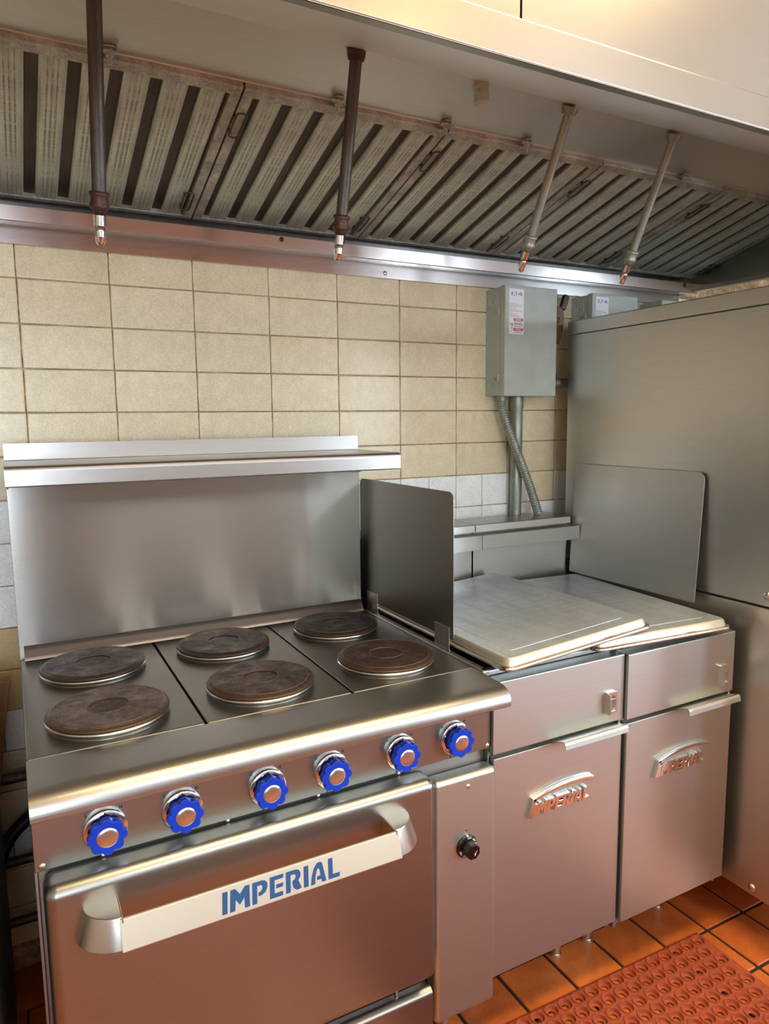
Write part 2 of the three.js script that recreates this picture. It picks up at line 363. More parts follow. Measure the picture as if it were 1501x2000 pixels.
// ------------------------------------------------------------------ lettering
const GLYPH = {
  I: [0.26, [[[0, 0], [0, 1], [0.26, 1], [0.26, 0]]]],
  M: [1.02, [[[0, 0], [0.02, 1], [0.26, 1], [0.51, 0.70], [0.76, 1], [1.0, 1], [1.02, 0], [0.76, 0], [0.74, 0.50], [0.50, 0.22], [0.28, 0.50], [0.26, 0]]]],
  P: [0.80, [[[0, 0], [0, 1], [0.50, 1], [0.68, 0.95], [0.79, 0.82], [0.80, 0.62], [0.70, 0.43], [0.52, 0.33], [0.32, 0.32], [0.32, 0.49], [0.44, 0.51], [0.53, 0.60], [0.54, 0.72], [0.46, 0.80], [0.25, 0.80], [0.25, 0]]]],
  E: [0.74, [[[0, 0], [0, 1], [0.74, 1], [0.72, 0.81], [0.25, 0.81], [0.25, 0.20], [0.70, 0.20], [0.70, 0]], [[0.34, 0.41], [0.34, 0.59], [0.72, 0.59], [0.70, 0.41]]]],
  R: [0.86, [[[0, 0], [0, 1], [0.52, 1], [0.70, 0.95], [0.81, 0.80], [0.80, 0.62], [0.68, 0.46], [0.86, 0.06], [0.60, 0.02], [0.42, 0.16], [0.36, 0.34], [0.36, 0.50], [0.50, 0.56], [0.55, 0.70], [0.48, 0.80], [0.25, 0.80], [0.25, 0]]]],
  A: [0.88, [[[0, 0], [0.06, 0.42], [0.18, 0.76], [0.36, 0.97], [0.56, 1.0], [0.66, 0.9], [0.88, 0], [0.64, 0], [0.60, 0.16], [0.34, 0.16], [0.36, 0.34], [0.56, 0.34], [0.50, 0.66], [0.42, 0.72], [0.34, 0.62], [0.26, 0.34], [0.24, 0]]]],
  L: [0.66, [[[0, 0], [0, 1], [0.25, 1], [0.25, 0.20], [0.66, 0.20], [0.64, 0]]]],
};
// returns one geometry per letter; width is the whole word's; heightAt(t) may vary along it
function wordGeos(width, heightAt, depth, slant = 0.12, gap = 0.14, bevel = 0) {
  const word = 'IMPERIAL', total = [...word].reduce((s, c) => s + GLYPH[c][0], 0) + gap * (word.length - 1), k = width / total, out = [];
  let x = 0;
  for (const c of word) {
    const [w, polys] = GLYPH[c], h = heightAt((x + w / 2) / total);
    out.push(merge(polys.map(pl => plate(shapeOf(pl.map(([a, b]) => [(x + a) * k + slant * b * h, b * h])), depth, bevel))));
    x += w + gap;
  }
  return out;
}
const font = await new FontLoader().loadAsync('fonts/droid/droid_sans_bold.typeface.json');
function text(s, size, depth, x, y, z) {
  const g = new TextGeometry(s, { font, size, depth, curveSegments: 3, bevelEnabled: false }); g.computeBoundingBox();
  const b = g.boundingBox; g.translate(x - (b.min.x + b.max.x) / 2, y - (b.min.y + b.max.y) / 2, z);
  return g;
}
function screw(r, x, y, z) { const g = latheZ([[0.0001, 0.55 * r], [0.5 * r, 0.5 * r], [0.85 * r, 0.25 * r], [r, 0], [r, -0.2 * r]], 14); g.translate(x, y, z); return g; }

// ------------------------------------------------------------------ electric range
{
  const W = 0.914;
  const R = thing('electric_range', 'stainless steel electric range with six round hot plates and blue knobs', 'range', [W / 2, 0, 0.45]);
  // carcass
  part('body', [box(0.004, W - 0.004, 0.15, 0.866, 0.06, 0.786), box(0.0, 0.004, 0.15, 0.905, 0.06, 0.80, 0), box(W - 0.004, W, 0.15, 0.905, 0.06, 0.80, 0)], M.steelDark, R);
  for (const x of [0.06, W - 0.06]) for (const z of [0.14, 0.70]) part('leg', rod([x, 0, z], [x, 0.15, z], 0.018, 20, 0.024), M.satin, R);
  // three cooking sections, a groove between each
  const cx = [[0.0005, 0.3025], [0.3065, 0.6075], [0.6115, W - 0.0005]];
  cx.forEach(([a, b]) => part('cooktop_plate', box(a, b, 0.898, 0.914, 0.165, 0.7385, 0.003), M.steelCook, R));
  part('cooktop_bed', box(0.002, W - 0.002, 0.868, 0.8975, 0.10, 0.742, 0), M.steelDark, R);
  // hot plates
  const spots = [[0.149, 0.322, 0], [0.147, 0.612, 1], [0.452, 0.317, 2], [0.452, 0.611, 3], [0.760, 0.312, 4], [0.757, 0.607, 5]];
  spots.forEach(([x, z, k]) => {
    const r = 0.113, y = 0.914, s = k === 0 ? 0.004 : 0;
    const top = lathe([[0.0001, y + 0.0205], [0.036, y + 0.0205], [0.0375, y + 0.0218], [0.039, y + 0.0215], [0.040, y + 0.0223], [r - 0.016, y + 0.0223], [r - 0.010, y + 0.0215], [r - 0.006, y + 0.0195]], 64); top.translate(x, 0, z);
    const hp = part('hot_plate', top, M.iron[k], R);
    const lip = lathe([[r - 0.006, y + 0.0195], [r - 0.002, y + 0.0185], [r, y + 0.016], [r, y + 0.0135], [r - 0.004, y + 0.0125]], 64); lip.translate(x, 0, z);
    part('plate_lip', lip, M.ironEdge, hp);
    const ring = lathe([[r - 0.004, y + 0.0125], [r + 0.0005, y + 0.0115], [r + 0.0005, y + 0.006], [r - 0.005, y + 0.004], [r - 0.005, y]], 64); ring.translate(x, 0, z);
    part('steel_collar', ring, M.satin, hp);
    const med = lathe([[0.0001, y + 0.0212], [0.006, y + 0.0210], [0.035, y + 0.0207]], 40); med.translate(x, 0, z);
    part('plate_boss', med, M.ironBoss, hp);
    const gr = new THREE.TorusGeometry(0.0378, 0.0009, 8, 64); gr.rotateX(Math.PI / 2); gr.translate(x, y + 0.0222, z);
    part('plate_ring', gr, M.ironRing, hp);
    const g2 = new THREE.TorusGeometry(r - 0.012, 0.0008, 8, 72); g2.rotateX(Math.PI / 2); g2.translate(x, y + 0.0220, z);
    part('outer_ring', g2, M.ironRing, hp);
  });
  // front ledge with its rounded nose
  const nose = [[0.742, 0.888], [0.742, 0.9115]];
  for (let k = 0; k <= 14; k++) { const q = k / 14; nose.push([0.840 * (1 - q) ** 2 + 2 * 0.8735 * q * (1 - q) + 0.876 * q * q, 0.9088 * (1 - q) ** 2 + 2 * 0.9078 * q * (1 - q) + 0.879 * q * q]); }
  nose.push([0.876, 0.872], [0.800, 0.870]);
  part('front_ledge', sheetX(nose, 0.0015, 0, W, 0.001), M.steel, R);
  const cap = prismX([...nose.slice(0, -1), [0.800, 0.872]], 0, 0.0015);
  part('ledge_end', [cap, cap.clone().translate(W - 0.0015, 0, 0)], M.steel, R);
  // control panel
  const cpz = 0.806;
  const panel = part('control_panel', box(0, W, 0.748, 0.875, 0.785, cpz, 0.002), M.steelFront, R);
  for (const [x, y] of [[0.012, 0.758], [W - 0.009, 0.756]]) part('screw', screw(0.006, x, y, cpz), M.brassScrew, panel);
  const knobX = [0.111, 0.239, 0.396, 0.527, 0.683, 0.816], below = ['', '', 'R', 'F', 'R', 'F'];
  knobX.forEach((x, i) => {
    const y = 0.795;
    // lobed grip
    const n = 96, pts = [];
    for (let k = 0; k < n; k++) { const a = k / n * Math.PI * 2, r = 0.0288 + 0.0016 * Math.cos(a * 8) - 0.0018 * Math.max(0, -Math.cos(a * 8)); pts.push([r * Math.cos(a), r * Math.sin(a)]); }
    const grip = plate(shapeOf(pts), 0.013, 0.0014); grip.translate(0, 0, 0.019);
    const skirt = latheZ([[0.0001, 0.021], [0.0262, 0.021], [0.0252, 0.015], [0.0272, 0.008], [0.0001, 0.008]], 40);
    const kg = merge([grip, skirt]); kg.translate(x, y, cpz);
    const kn = part('knob', kg, M.blue, R);
    const bz = latheZ([[0.0362, 0], [0.0366, 0.006], [0.0348, 0.0098], [0.0270, 0.0104]], 48); bz.translate(x, y, cpz);
    part('bezel', bz, M.chrome, kn);
    const cp = latheZ([[0.0001, 0.0352], [0.012, 0.0347], [0.0166, 0.0333], [0.0174, 0.0318]], 40); cp.translate(x, y, cpz);
    part('cap', cp, M.satin, kn);
    const mk = new THREE.ExtrudeGeometry(shapeOf([[-0.0026, 0.0296], [0.0026, 0.0296], [0, 0.0338]]), { depth: 0.0005, bevelEnabled: false }); mk.translate(x, y, cpz + 0.0100);
    part('pointer', mk, M.blackInk, kn);
    const tx = [text('H', 0.0062, 0.0003, x + 0.0265, y + 0.0315, cpz), text('L', 0.0062, 0.0003, x - 0.0290, y + 0.0310, cpz)];
    if (below[i]) tx.push(text(below[i], 0.0062, 0.0003, x - 0.008, y - 0.0425, cpz));
    part('marking', tx, M.blackInk, panel);
  });
  // oven door
  const dz = 0.861;
  const door = part('oven_door', box(0.010, 0.741, 0.294, 0.744, 0.792, dz, 0.020), M.steelFront, R);
  const ex0 = 0.118, ex1 = 0.612, hy0 = 0.652, hy1 = 0.699, hz = 0.928;
  const bar = part('handle', prismX(bent([[hz - 0.016, hy1 - 0.002], [hz - 0.010, hy1], [hz + 0.006, hy0], [hz, hy0 - 0.002]], 0.002), ex0 - 0.004, ex1 + 0.004), M.handle, door);
  for (const s of [-1, 1]) {
    const g = lathe([[0.0001, hy1 + 0.001], [0.052, hy1 + 0.001], [0.0535, hy1 - 0.001], [0.068, hy0 + 0.001], [0.0665, hy0 - 0.001], [0.0001, hy0 - 0.001]], 28, s < 0 ? -Math.PI / 2 : 0, Math.PI / 2);
    const close = box(-0.001, 0.001, hy0 - 0.001, hy1 + 0.001, 0, 0.06, 0); close.translate(0, 0, 0);
    const q = merge([g, close]); q.translate(s < 0 ? ex0 : ex1, 0, dz - 0.001);
    part('handle_end', q, M.castAlu, door);
  }
  wordGeos(0.215, () => 0.034, 0.0006, 0.12, 0.13).forEach(g => { g.rotateX(-0.328); g.translate(0.272, 0.6585, hz + 0.0039); part('letter', g, M.blueInk, door); });
  for (const x of [0.105, 0.32, 0.50, 0.68]) part('screw', screw(0.004, x, 0.747, 0.805), M.brassScrew, door);
  // lower kick panel with rolled top edge
  part('kick_panel', sheetX([[0.800, 0.238], [0.820, 0.246], [0.833, 0.238], [0.833, 0.152]], 0.0015, 0.004, 0.744, 0.006), M.steelFront, R);
  part('hinge_pin', rod([0.665, 0.24, 0.812], [0.665, 0.297, 0.812], 0.004, 10), M.satin, R);
  // service panel with the thermostat dial
  const sp = part('service_panel', box(0.753, 0.913, 0.147, 0.716, 0.788, 0.832, 0.012), M.steelDoor, R);
  part('screw', screw(0.006, 0.836, 0.690, 0.8315), M.brassScrew, sp);
  const dx = 0.832, dy = 0.553, dzf = 0.832;
  const dg = latheZ([[0.0001, 0.006], [0.018, 0.006], [0.0245, 0.0045], [0.0262, 0.0015], [0.0262, 0]], 48);
  const hex = []; for (let k = 0; k < 8; k++) { const a = (k + 0.5) / 8 * Math.PI * 2; hex.push([0.0155 * Math.cos(a), 0.0155 * Math.sin(a)]); }
  const nub = plate(shapeOf(hex), 0.024, 0.002); nub.translate(0, 0, 0.004);
  const dial = merge([dg, nub]); dial.translate(dx, dy, dzf);
  const dm = part('thermostat_dial', dial, M.blackPlastic, R);
  const dt = [];
  [['OFF', 78], ['200', 40], ['300', 5], ['350', -35], ['400', -75], ['450', -115], ['500', -155]].forEach(([s, a]) => {
    const g = text(s, 0.0042, 0.0003, 0, 0, 0), r = a * Math.PI / 180; g.rotateZ(r - Math.PI / 2); g.translate(0.0205 * Math.cos(r), 0.0205 * Math.sin(r), 0.0062); g.translate(dx, dy, dzf); dt.push(g);
  });
  const ptr = new THREE.ExtrudeGeometry(shapeOf([[-0.0018, 0.023], [0.0018, 0.023], [0.0024, 0.0262], [-0.0024, 0.0262]]), { depth: 0.004, bevelEnabled: false }); ptr.translate(dx, dy, dzf + 0.001);
  const arrow = new THREE.ExtrudeGeometry(shapeOf([[0.002, -0.009], [0.004, -0.008], [0.009, 0.003], [0.006, 0.000], [0.0065, -0.002], [0.0035, -0.004], [0.003, 0.001]]), { depth: 0.0004, bevelEnabled: false }); arrow.translate(dx, dy, dzf + 0.0280);
  part('dial_figure', [...dt, ptr, arrow], M.whiteInk, dm);
  const tri = new THREE.ExtrudeGeometry(shapeOf([[-0.0022, 0.0375], [0.0022, 0.0375], [0, 0.0335]]), { depth: 0.0003, bevelEnabled: false }); tri.translate(dx, dy, dzf);
  part('marking', tri, M.blackInk, sp);
  // backsplash, cove and high shelf
  part('backsplash', [box(0.0, W, 0.870, 1.386, 0.148, 0.156, 0.001), box(0.0, 0.002, 0.86, 1.386, 0.062, 0.15, 0), box(W - 0.002, W, 0.86, 1.386, 0.062, 0.15, 0), box(0, W, 0.86, 1.386, 0.060, 0.062, 0)], M.steelSplash, R);
  part('cove_strip', sheetX([[0.157, 0.944], [0.164, 0.938], [0.178, 0.920], [0.181, 0.9145]], 0.0015, 0.010, W - 0.004, 0.006), M.steel, R);
  const shelf = part('high_shelf', sheetX([[0.150, 1.431], [0.150, 1.3915], [0.406, 1.3915], [0.406, 1.349], [0.393, 1.347]], -0.0018, 0.0, W, [0.002, 0.012, 0.002]), M.steel, R);
  part('shelf_brace', [prismX([[0.158, 1.386], [0.36, 1.386], [0.158, 1.325]], W - 0.004, W - 0.0015), prismX([[0.158, 1.386], [0.36, 1.386], [0.158, 1.325]], 0.0015, 0.004)], M.steelDark, R);
}
console.log('range done');

// ------------------------------------------------------------------ fryers
function fryer(x0, x1, label, front, inset = 0) {
  const t = thing('deep_fryer', label, 'fryer', [(x0 + x1) / 2, 0, 0.45], 'deep fryers with cabinet doors');
  const zf = front, zr = 0.165, w = 0.012;
  part('cabinet_body', [box(x0, x0 + w, 0.155, 0.896, 0.06, zf - 0.022, 0.001), box(x1 - w, x1, 0.155, 0.896, 0.06, zf - 0.022, 0.001), box(x0 + w, x1 - w, 0.155, 0.70, 0.06, zf - 0.03, 0), box(x0 + w, x1 - w, 0.70, 0.896, zf - 0.034, zf - 0.022, 0)], M.steelDark, t);
  for (const x of [x0 + 0.057, x1 - 0.057]) for (const z of [0.14, 0.652]) part('foot', [rod([x, 0.004, z], [x, 0.155, z], 0.0165, 20), rod([x, 0, z], [x, 0.007, z], 0.0195, 20, 0.018)], M.satin, t);
  // open tank with folded rim
  const a = x0 + 0.002, b = x1 - 0.002, zt = zf - 0.042;
  part('tank_rim', [box(a, a + 0.020, 0.897, 0.914, zr + 0.002, zt, 0.004), box(b - 0.020, b, 0.897, 0.914, zr + 0.002, zt, 0.004), box(a, b, 0.8975, 0.914, zt - 0.02, zt, 0.005)], M.steel, t);
  part('tank', [box(a + 0.018, b - 0.018, 0.70, 0.715, zr + 0.002, zt - 0.018, 0), box(a + 0.018, a + 0.021, 0.70, 0.898, zr + 0.002, zt - 0.018, 0), box(b - 0.021, b - 0.018, 0.70, 0.898, zr + 0.002, zt - 0.018, 0), box(a + 0.018, b - 0.018, 0.70, 0.898, zt - 0.021, zt - 0.018, 0)], M.steelDark, t);
  part('front_panel', sheetX([[zt - 0.001, 0.8965], [zf, 0.8985], [zf, 0.734], [zf - 0.012, 0.734]], 0.0015, x0 + 0.0005, x1 - 0.0005, [0.0015, 0.001]), M.steelDoor, t);
  part('panel_return', [box(x0 + 0.0005, x0 + 0.002, 0.735, 0.896, zf - 0.024, zf - 0.001, 0), box(x1 - 0.002, x1 - 0.0005, 0.735, 0.896, zf - 0.024, zf - 0.001, 0)], M.steelDoor, t);
  // drain latch keeper: pressed plate with an open throat
  const lx = x1 - 0.044, ly = 0.787;
  const keep = shapeOf(rounded(0.034, 0.054, [0.010, 0.003, 0.002, 0.002]).map(([p, q]) => [p + lx, q + ly]));
  keep.holes.push(new THREE.Path(rounded(0.021, 0.040, [0.007, 0.002, 0.002, 0.002]).map(([p, q]) => new THREE.Vector2(p + lx + 0.001, q + ly - 0.002))));
  part('latch', [plate(keep, 0.010, 0.001).translate(0, 0, zf - 0.001), prismX([[zf, ly - 0.027], [zf, ly + 0.027], [zf + 0.018, ly + 0.023], [zf + 0.021, ly - 0.022], [zf + 0.016, ly - 0.027]], lx - 0.0175, lx - 0.0145), box(lx - 0.010, lx + 0.011, ly + 0.004, ly + 0.009, zf + 0.001, zf + 0.008, 0.001)], M.satin, t);
  part('latch_throat', box(lx - 0.0095, lx + 0.0115, ly - 0.022, ly + 0.018, zf - 0.001, zf + 0.0006, 0), M.brownFitting, t);
  // door with a bent pull tab and chrome badge
  const door = part('door', box(x0 + 0.002, x1 - 0.002, 0.186, 0.7225, zf - 0.018, zf + 0.002, 0.0015), M.steelDoor, t);
  const h0 = x1 - 0.226, h1 = x1 - 0.028;
  part('door_handle', sheetX([[zf - 0.004, 0.7225], [zf + 0.012, 0.729], [zf + 0.043, 0.741], [zf + 0.047, 0.724]], 0.0016, h0, h1, [0.006, 0.007]), M.castAlu, door);
  part('hinge', rod([x1 - 0.006, 0.722, zf - 0.006], [x1 - 0.006, 0.735, zf - 0.006], 0.004, 12), M.satin, door);
  const ex = x0 + 0.098, ew = 0.185, ey = 0.566, ez = zf + 0.002;
  const arcAt = s => 0.026 + 0.028 * Math.sin(Math.PI * Math.min(1, s * 0.62 + 0.12));
  const up = [], dn = []; for (let k = 0; k <= 28; k++) { const s = k / 28; up.push([ex + s * ew + 0.012, ey + arcAt(s)]); dn.push([ex + s * ew + 0.012, ey + arcAt(s) - 0.0055]); }
  const leftBar = [[ex, ey - 0.006], [ex + 0.012, ey + arcAt(0)], [ex + 0.020, ey + arcAt(0)], [ex + 0.008, ey - 0.006]];
  part('badge_arch', [plate(shapeOf([...up, ...dn.reverse()]), 0.010, 0.0015), plate(shapeOf(leftBar), 0.010, 0.0015)].map(g => g.translate(0, 0, ez)), M.chrome, door);
  wordGeos(ew - 0.016, s => Math.min(0.032, arcAt(s) - 0.008), 0.009, 0.2, 0.10, 0.0012).forEach(g => { g.translate(ex + 0.011, ey - 0.006, ez); part('badge_letter', g, M.chrome, door); });
  // flue riser with stepped cap and hanger slot
  const riser = part('flue_riser', box(x0 + 0.001 + inset, x1 - 0.001, 0.86, 1.118, 0.062, zr, 0.002), M.steel, t);
  part('flue_cap', sheetX([[0.062, 1.139], [0.178, 1.139], [0.180, 1.116]], -0.0016, x0 + 0.001 + inset, x1 - 0.001, 0.003), M.steel, t);
  const lx0 = x0 - 0.0005 + inset, lx1 = x1 + (inset ? 0.0005 : 0.007), lz0 = 0.166, lz1 = 0.217;
  const ls = shapeOf([[lx0, -lz1], [lx1, -lz1], [lx1, -lz0], [lx0, -lz0]]);
  ls.holes.push(new THREE.Path(rounded(0.285, 0.011, 0.0055).map(([p, q]) => new THREE.Vector2(p + (x0 + x1 + inset) / 2 + 0.005, q - 0.197))));
  const lg = new THREE.ExtrudeGeometry(ls, { depth: 0.0016, bevelEnabled: false }); lg.rotateX(-Math.PI / 2); lg.translate(0, 1.1085, 0);
  part('hanger_ledge', [lg, box(lx0, lx1, 1.066, 1.1095, lz1 - 0.001, lz1 + 0.001, 0.0005), box(lx0, lx1, 1.064, 1.066, lz1 - 0.012, lz1 + 0.001, 0)], M.steel, t);
  return t;
}
fryer(0.9147, 1.3105, 'stainless deep fryer standing directly against the range', 0.813, 0.022);
fryer(1.3135, 1.7115, 'stainless deep fryer standing beside the tall appliance cabinet', 0.823);
console.log('fryers done');

// ------------------------------------------------------------------ inverted sheet pans
function sheetPan(label, [x, y, z], yaw, pitch, roll) {
  const t = thing('sheet_pan', label, 'baking pan', [x, y, z], 'upturned sheet pans covering the fryers');
  t.rotation.set(pitch, yaw, roll, 'YXZ');
  const W = 0.457, L = 0.652, n = 8;
  const ring = (dx, yy, r) => rounded(W - 2 * dx, L - 2 * dx, r, n).map(([a, b]) => [a, yy, -b]);
  const H = 0.027, loops = [ring(0.0085, 0.0066, 0.022), ring(0.0115, H - 0.007, 0.021), ring(0.0135, H - 0.002, 0.020), ring(0.0165, H, 0.018)];
  const P = [], UV = [], I = [], N = loops[0].length;
  loops.forEach((lp, k) => { let d = 0; for (let i = 0; i <= N; i++) { const q = lp[i % N]; P.push(...q); UV.push(i / N * 4, [0.0, 0.75, 0.92, 1][k]); } });
  for (let k = 0; k < loops.length - 1; k++) for (let i = 0; i < N; i++) { const a = k * (N + 1) + i, b = a + 1, c = a + N + 1, d = c + 1; I.push(a, b, d, a, d, c); }
  const side = new THREE.BufferGeometry(); side.setAttribute('position', new THREE.Float32BufferAttribute(P, 3)); side.setAttribute('uv', new THREE.Float32BufferAttribute(UV, 2)); side.setIndex(I); side.computeVertexNormals();
  mesh('pan_wall', side, M.panSide, t);
  const s = shapeOf(rounded(W - 0.033, L - 0.033, 0.018, n)), top = new THREE.ExtrudeGeometry(s, { depth: 0.0012, bevelEnabled: false });
  top.rotateX(-Math.PI / 2); top.translate(0, H - 0.0012, 0);
  const inner = plate(shapeOf(rounded(W - 0.105, L - 0.105, 0.012, n)), 0.0016, 0.0007); inner.rotateX(-Math.PI / 2); inner.translate(0, H - 0.0009, 0);
  mesh('pan_base', boxUV(merge([top, inner])), M.panTop, t);
  const crv = new THREE.CatmullRomCurve3(rounded(W - 0.0096, L - 0.0096, 0.022, n).map(([a, b]) => new THREE.Vector3(a, 0.0048, -b)), true, 'catmullrom', 0.1);
  mesh('rolled_rim', new THREE.TubeGeometry(crv, 160, 0.0048, 10, true), M.panRim, t);
  return t;
}
sheetPan('upturned aluminium sheet pan lying flat over the fryer beside the tall cabinet', [1.475, 0.9145, 0.503], -0.0742, 0, 0);
sheetPan('upturned aluminium sheet pan tilted, resting on top of the other pan', [1.1675, 0.9372, 0.503], 0, -0.004, 0.079);

// ------------------------------------------------------------------ splash guards
function guardPlate(parentName, name, label, w, h, mat, rr) {
  const t = thing(name, label, 'splash guard', [0, 0, 0]);
  const s = shapeOf(rounded(w, h, rr, 8).map(([a, b]) => [a, b + h / 2])), g = plate(s, 0.002, 0.0004); g.translate(0, 0, -0.001);
  mesh('guard_sheet', boxUV(clean(g)), mat, t);
  return t;
}
{
  const g = guardPlate('', 'splash_guard', 'upright dark steel splash guard clipped between range and fryer', 0.505, 0.360, M.steelGuard, [0.022, 0.022, 0.004, 0.004]);
  g.position.set(0.931, 0.9445, 0.378); g.rotation.y = Math.PI / 2;           // local +x points to the back wall
  const clip = x => { const c = [box(x - 0.034, x + 0.034, -0.029, 0.028, -0.0040, -0.0020, 0.0008), box(x - 0.034, x + 0.034, -0.030, -0.0285, -0.0040, 0.0010, 0)]; return boxUV(merge(c)); };
  mesh('clip', clip(0.175), M.satin, g); mesh('clip', clip(-0.205), M.satin, g);
}
{
  const b = guardPlate('', 'splash_guard', 'loose grey steel splash guard leaning against the tall cabinet', 0.512, 0.374, M.steelBoard, [0.004, 0.022, 0.004, 0.004]);
  b.rotation.order = 'YXZ'; b.position.set(1.7130, 0.9455, 0.434); b.rotation.y = -Math.PI / 2;   // leans towards the cabinet
  b.rotation.x = -Math.asin(0.022 / 0.376);
  b.scale.x = -1;
}

// ------------------------------------------------------------------ tall appliance cabinet
{
  const x0 = 1.745, x1 = 2.69, z0 = 0.114, z1 = 1.08;
  const t = thing('appliance_cabinet', 'tall two-tier stainless steel appliance cabinet beside the fryers', 'cabinet', [(x0 + x1) / 2, 0, 0.56]);
  part('lower_case', box(x0, x1, 0.156, 0.971, z0, z1, 0.003), M.steelOven, t);
  part('joint_gasket', box(x0 + 0.006, x1 - 0.006, 0.968, 0.979, z0 + 0.006, z1 - 0.006, 0), M.black, t);
  part('upper_case', box(x0, x1, 0.976, 1.757, z0, z1, 0.003), M.steelOven, t);
  part('top_cap', box(x0 - 0.003, x1 + 0.003, 1.758, 1.804, z0 - 0.003, z1 + 0.003, 0.004), M.steelOven, t);
  part('side_plate', box(x0 - 0.0015, x0 + 0.001, 0.995, 1.745, z0 + 0.015, z1 - 0.015, 0.0005), M.steelOven, t);
  for (const [y, z] of [[0.178, 0.892], [1.007, 0.887], [0.178, 0.25], [1.007, 0.25]]) { const g = screw(0.011, 0, 0, 0); g.rotateY(-Math.PI / 2); g.translate(y > 0.9 ? x0 - 0.0015 : x0, y, z); part('bolt', g, M.satin, t); }
  for (const x of [x0 + 0.12, x1 - 0.09]) for (const z of [z0 + 0.09, z1 - 0.09]) part('leg', rod([x, 0, z], [x, 0.158, z], 0.024, 20, 0.030), M.satin, t);
}

// ------------------------------------------------------------------ exhaust hood
const FIL = { zb: 0.06, yb: 2.006, W: 0.485, L: 0.513, ang: 0.262 };
{
  const X0 = -1.45, X1 = 2.405;
  const h = thing('exhaust_hood', 'long stainless exhaust hood over the cooking line', 'hood', [(X0 + X1) / 2, 1.95, 0.6]);
  part('wall_flashing', box(X0, X1, 1.913, 2.06, 0.002, 0.013, 0.001), M.steelStrip, h);
  part('grease_trough', sheetX([[0.013, 1.955], [0.098, 1.945], [0.101, 1.981], [0.095, 1.983]], 0.0016, X0, X1, [0.004, 0.001]), M.steelStrip, h);
  part('filter_rail', sheetX([[0.52, 2.176], [0.548, 2.162], [0.556, 2.150]], 0.002, X0, X1, 0.003), M.steelCanopy, h);
  part('baffle_plate', sheetX([[0.552, 2.150], [0.700, 2.188]], 0.002, X0, X1), M.steelCanopy, h);
  part('front_slope', sheetX([[0.700, 2.188], [1.199, 1.9515], [1.212, 1.9505]], 0.002, X0, X1, 0.004), M.steelCanopy, h);
  part('front_rail', box(X0, X1, 1.950, 2.003, 1.196, 1.213, 0.003), M.steelHood, h);
  part('roof_sheet', sheetX([[0.013, 2.45], [0.75, 2.45], [1.198, 2.000]], 0.002, X0, X1, 0.01), M.steelHood, h);
  for (const x of [X0 - 0.003, X1]) part('end_panel', prismX([[0.004, 1.952], [1.21, 1.952], [1.21, 2.003], [0.75, 2.452], [0.004, 2.452]], x, x + 0.003), M.steelHood, h);
  part('end_flange', [box(X1 - 0.028, X1, 1.950, 1.953, 0.10, 1.19, 0), box(X1 - 0.029, X1 - 0.027, 1.950, 1.966, 0.10, 1.19, 0)], M.steel, h);
  for (const [a, b] of [[X0, 0.6525], [0.6555, 1.178]]) part('fascia_panel', box(a, b, 2.0032, CEIL - 0.002, 1.190, 1.2095, 0.001), M.steelHood, h);
  // filter clamps: wing nuts on studs along the rail
  for (const [x, y] of [[0.225, 2.154], [0.680, 2.154], [0.951, 2.154], [1.185, 2.152], [1.75, 2.150]]) {
    const z = 0.566;
    const wing = s => { const g = plate(shapeOf(bent([[0, -0.005], [0.014, 0.001], [0.017, 0.010], [0.006, 0.009], [0, 0.006]], 0.003).map(([p, q]) => [p * s, q])), 0.003, 0.0006); return g; };
    const nut = [wing(1), wing(-1)].map(g => { g.rotateX(Math.PI / 2); return g; });
    const g = merge([...nut.map(q => q.translate(0, -0.002, 0)), cyl(0.0075, 0.0065, 0.012, 14).translate(0, -0.004, 0), cyl(0.0035, 0.0035, 0.034, 10).translate(0, -0.006, 0), cyl(0.013, 0.013, 0.002, 18).translate(0, 0.004, 0)]);
    g.translate(x, y - 0.006, z);
    part('wing_nut', g, M.filterFrame, h);
  }
  // cable gland
  const gl = merge([cyl(0.016, 0.016, 0.012, 6).translate(0, -0.004, 0), cyl(0.0125, 0.0125, 0.010, 20).translate(0, -0.014, 0), cyl(0.017, 0.0175, 0.018, 18).translate(0, -0.026, 0), cyl(0.012, 0.017, 0.006, 18).translate(0, -0.038, 0)]);
  gl.translate(0.965, 2.186, 0.685);
  part('cable_gland', gl, M.greyPaint, h);
  part('screw', screw(0.007, 1.084, 1.928, 0.013), M.satin, h);
  part('trough_bolt', [screw(0.007, 0.716, 1.972, 0.1005), screw(0.009, 2.33, 1.972, 0.1005)], M.brownFitting, h);
}
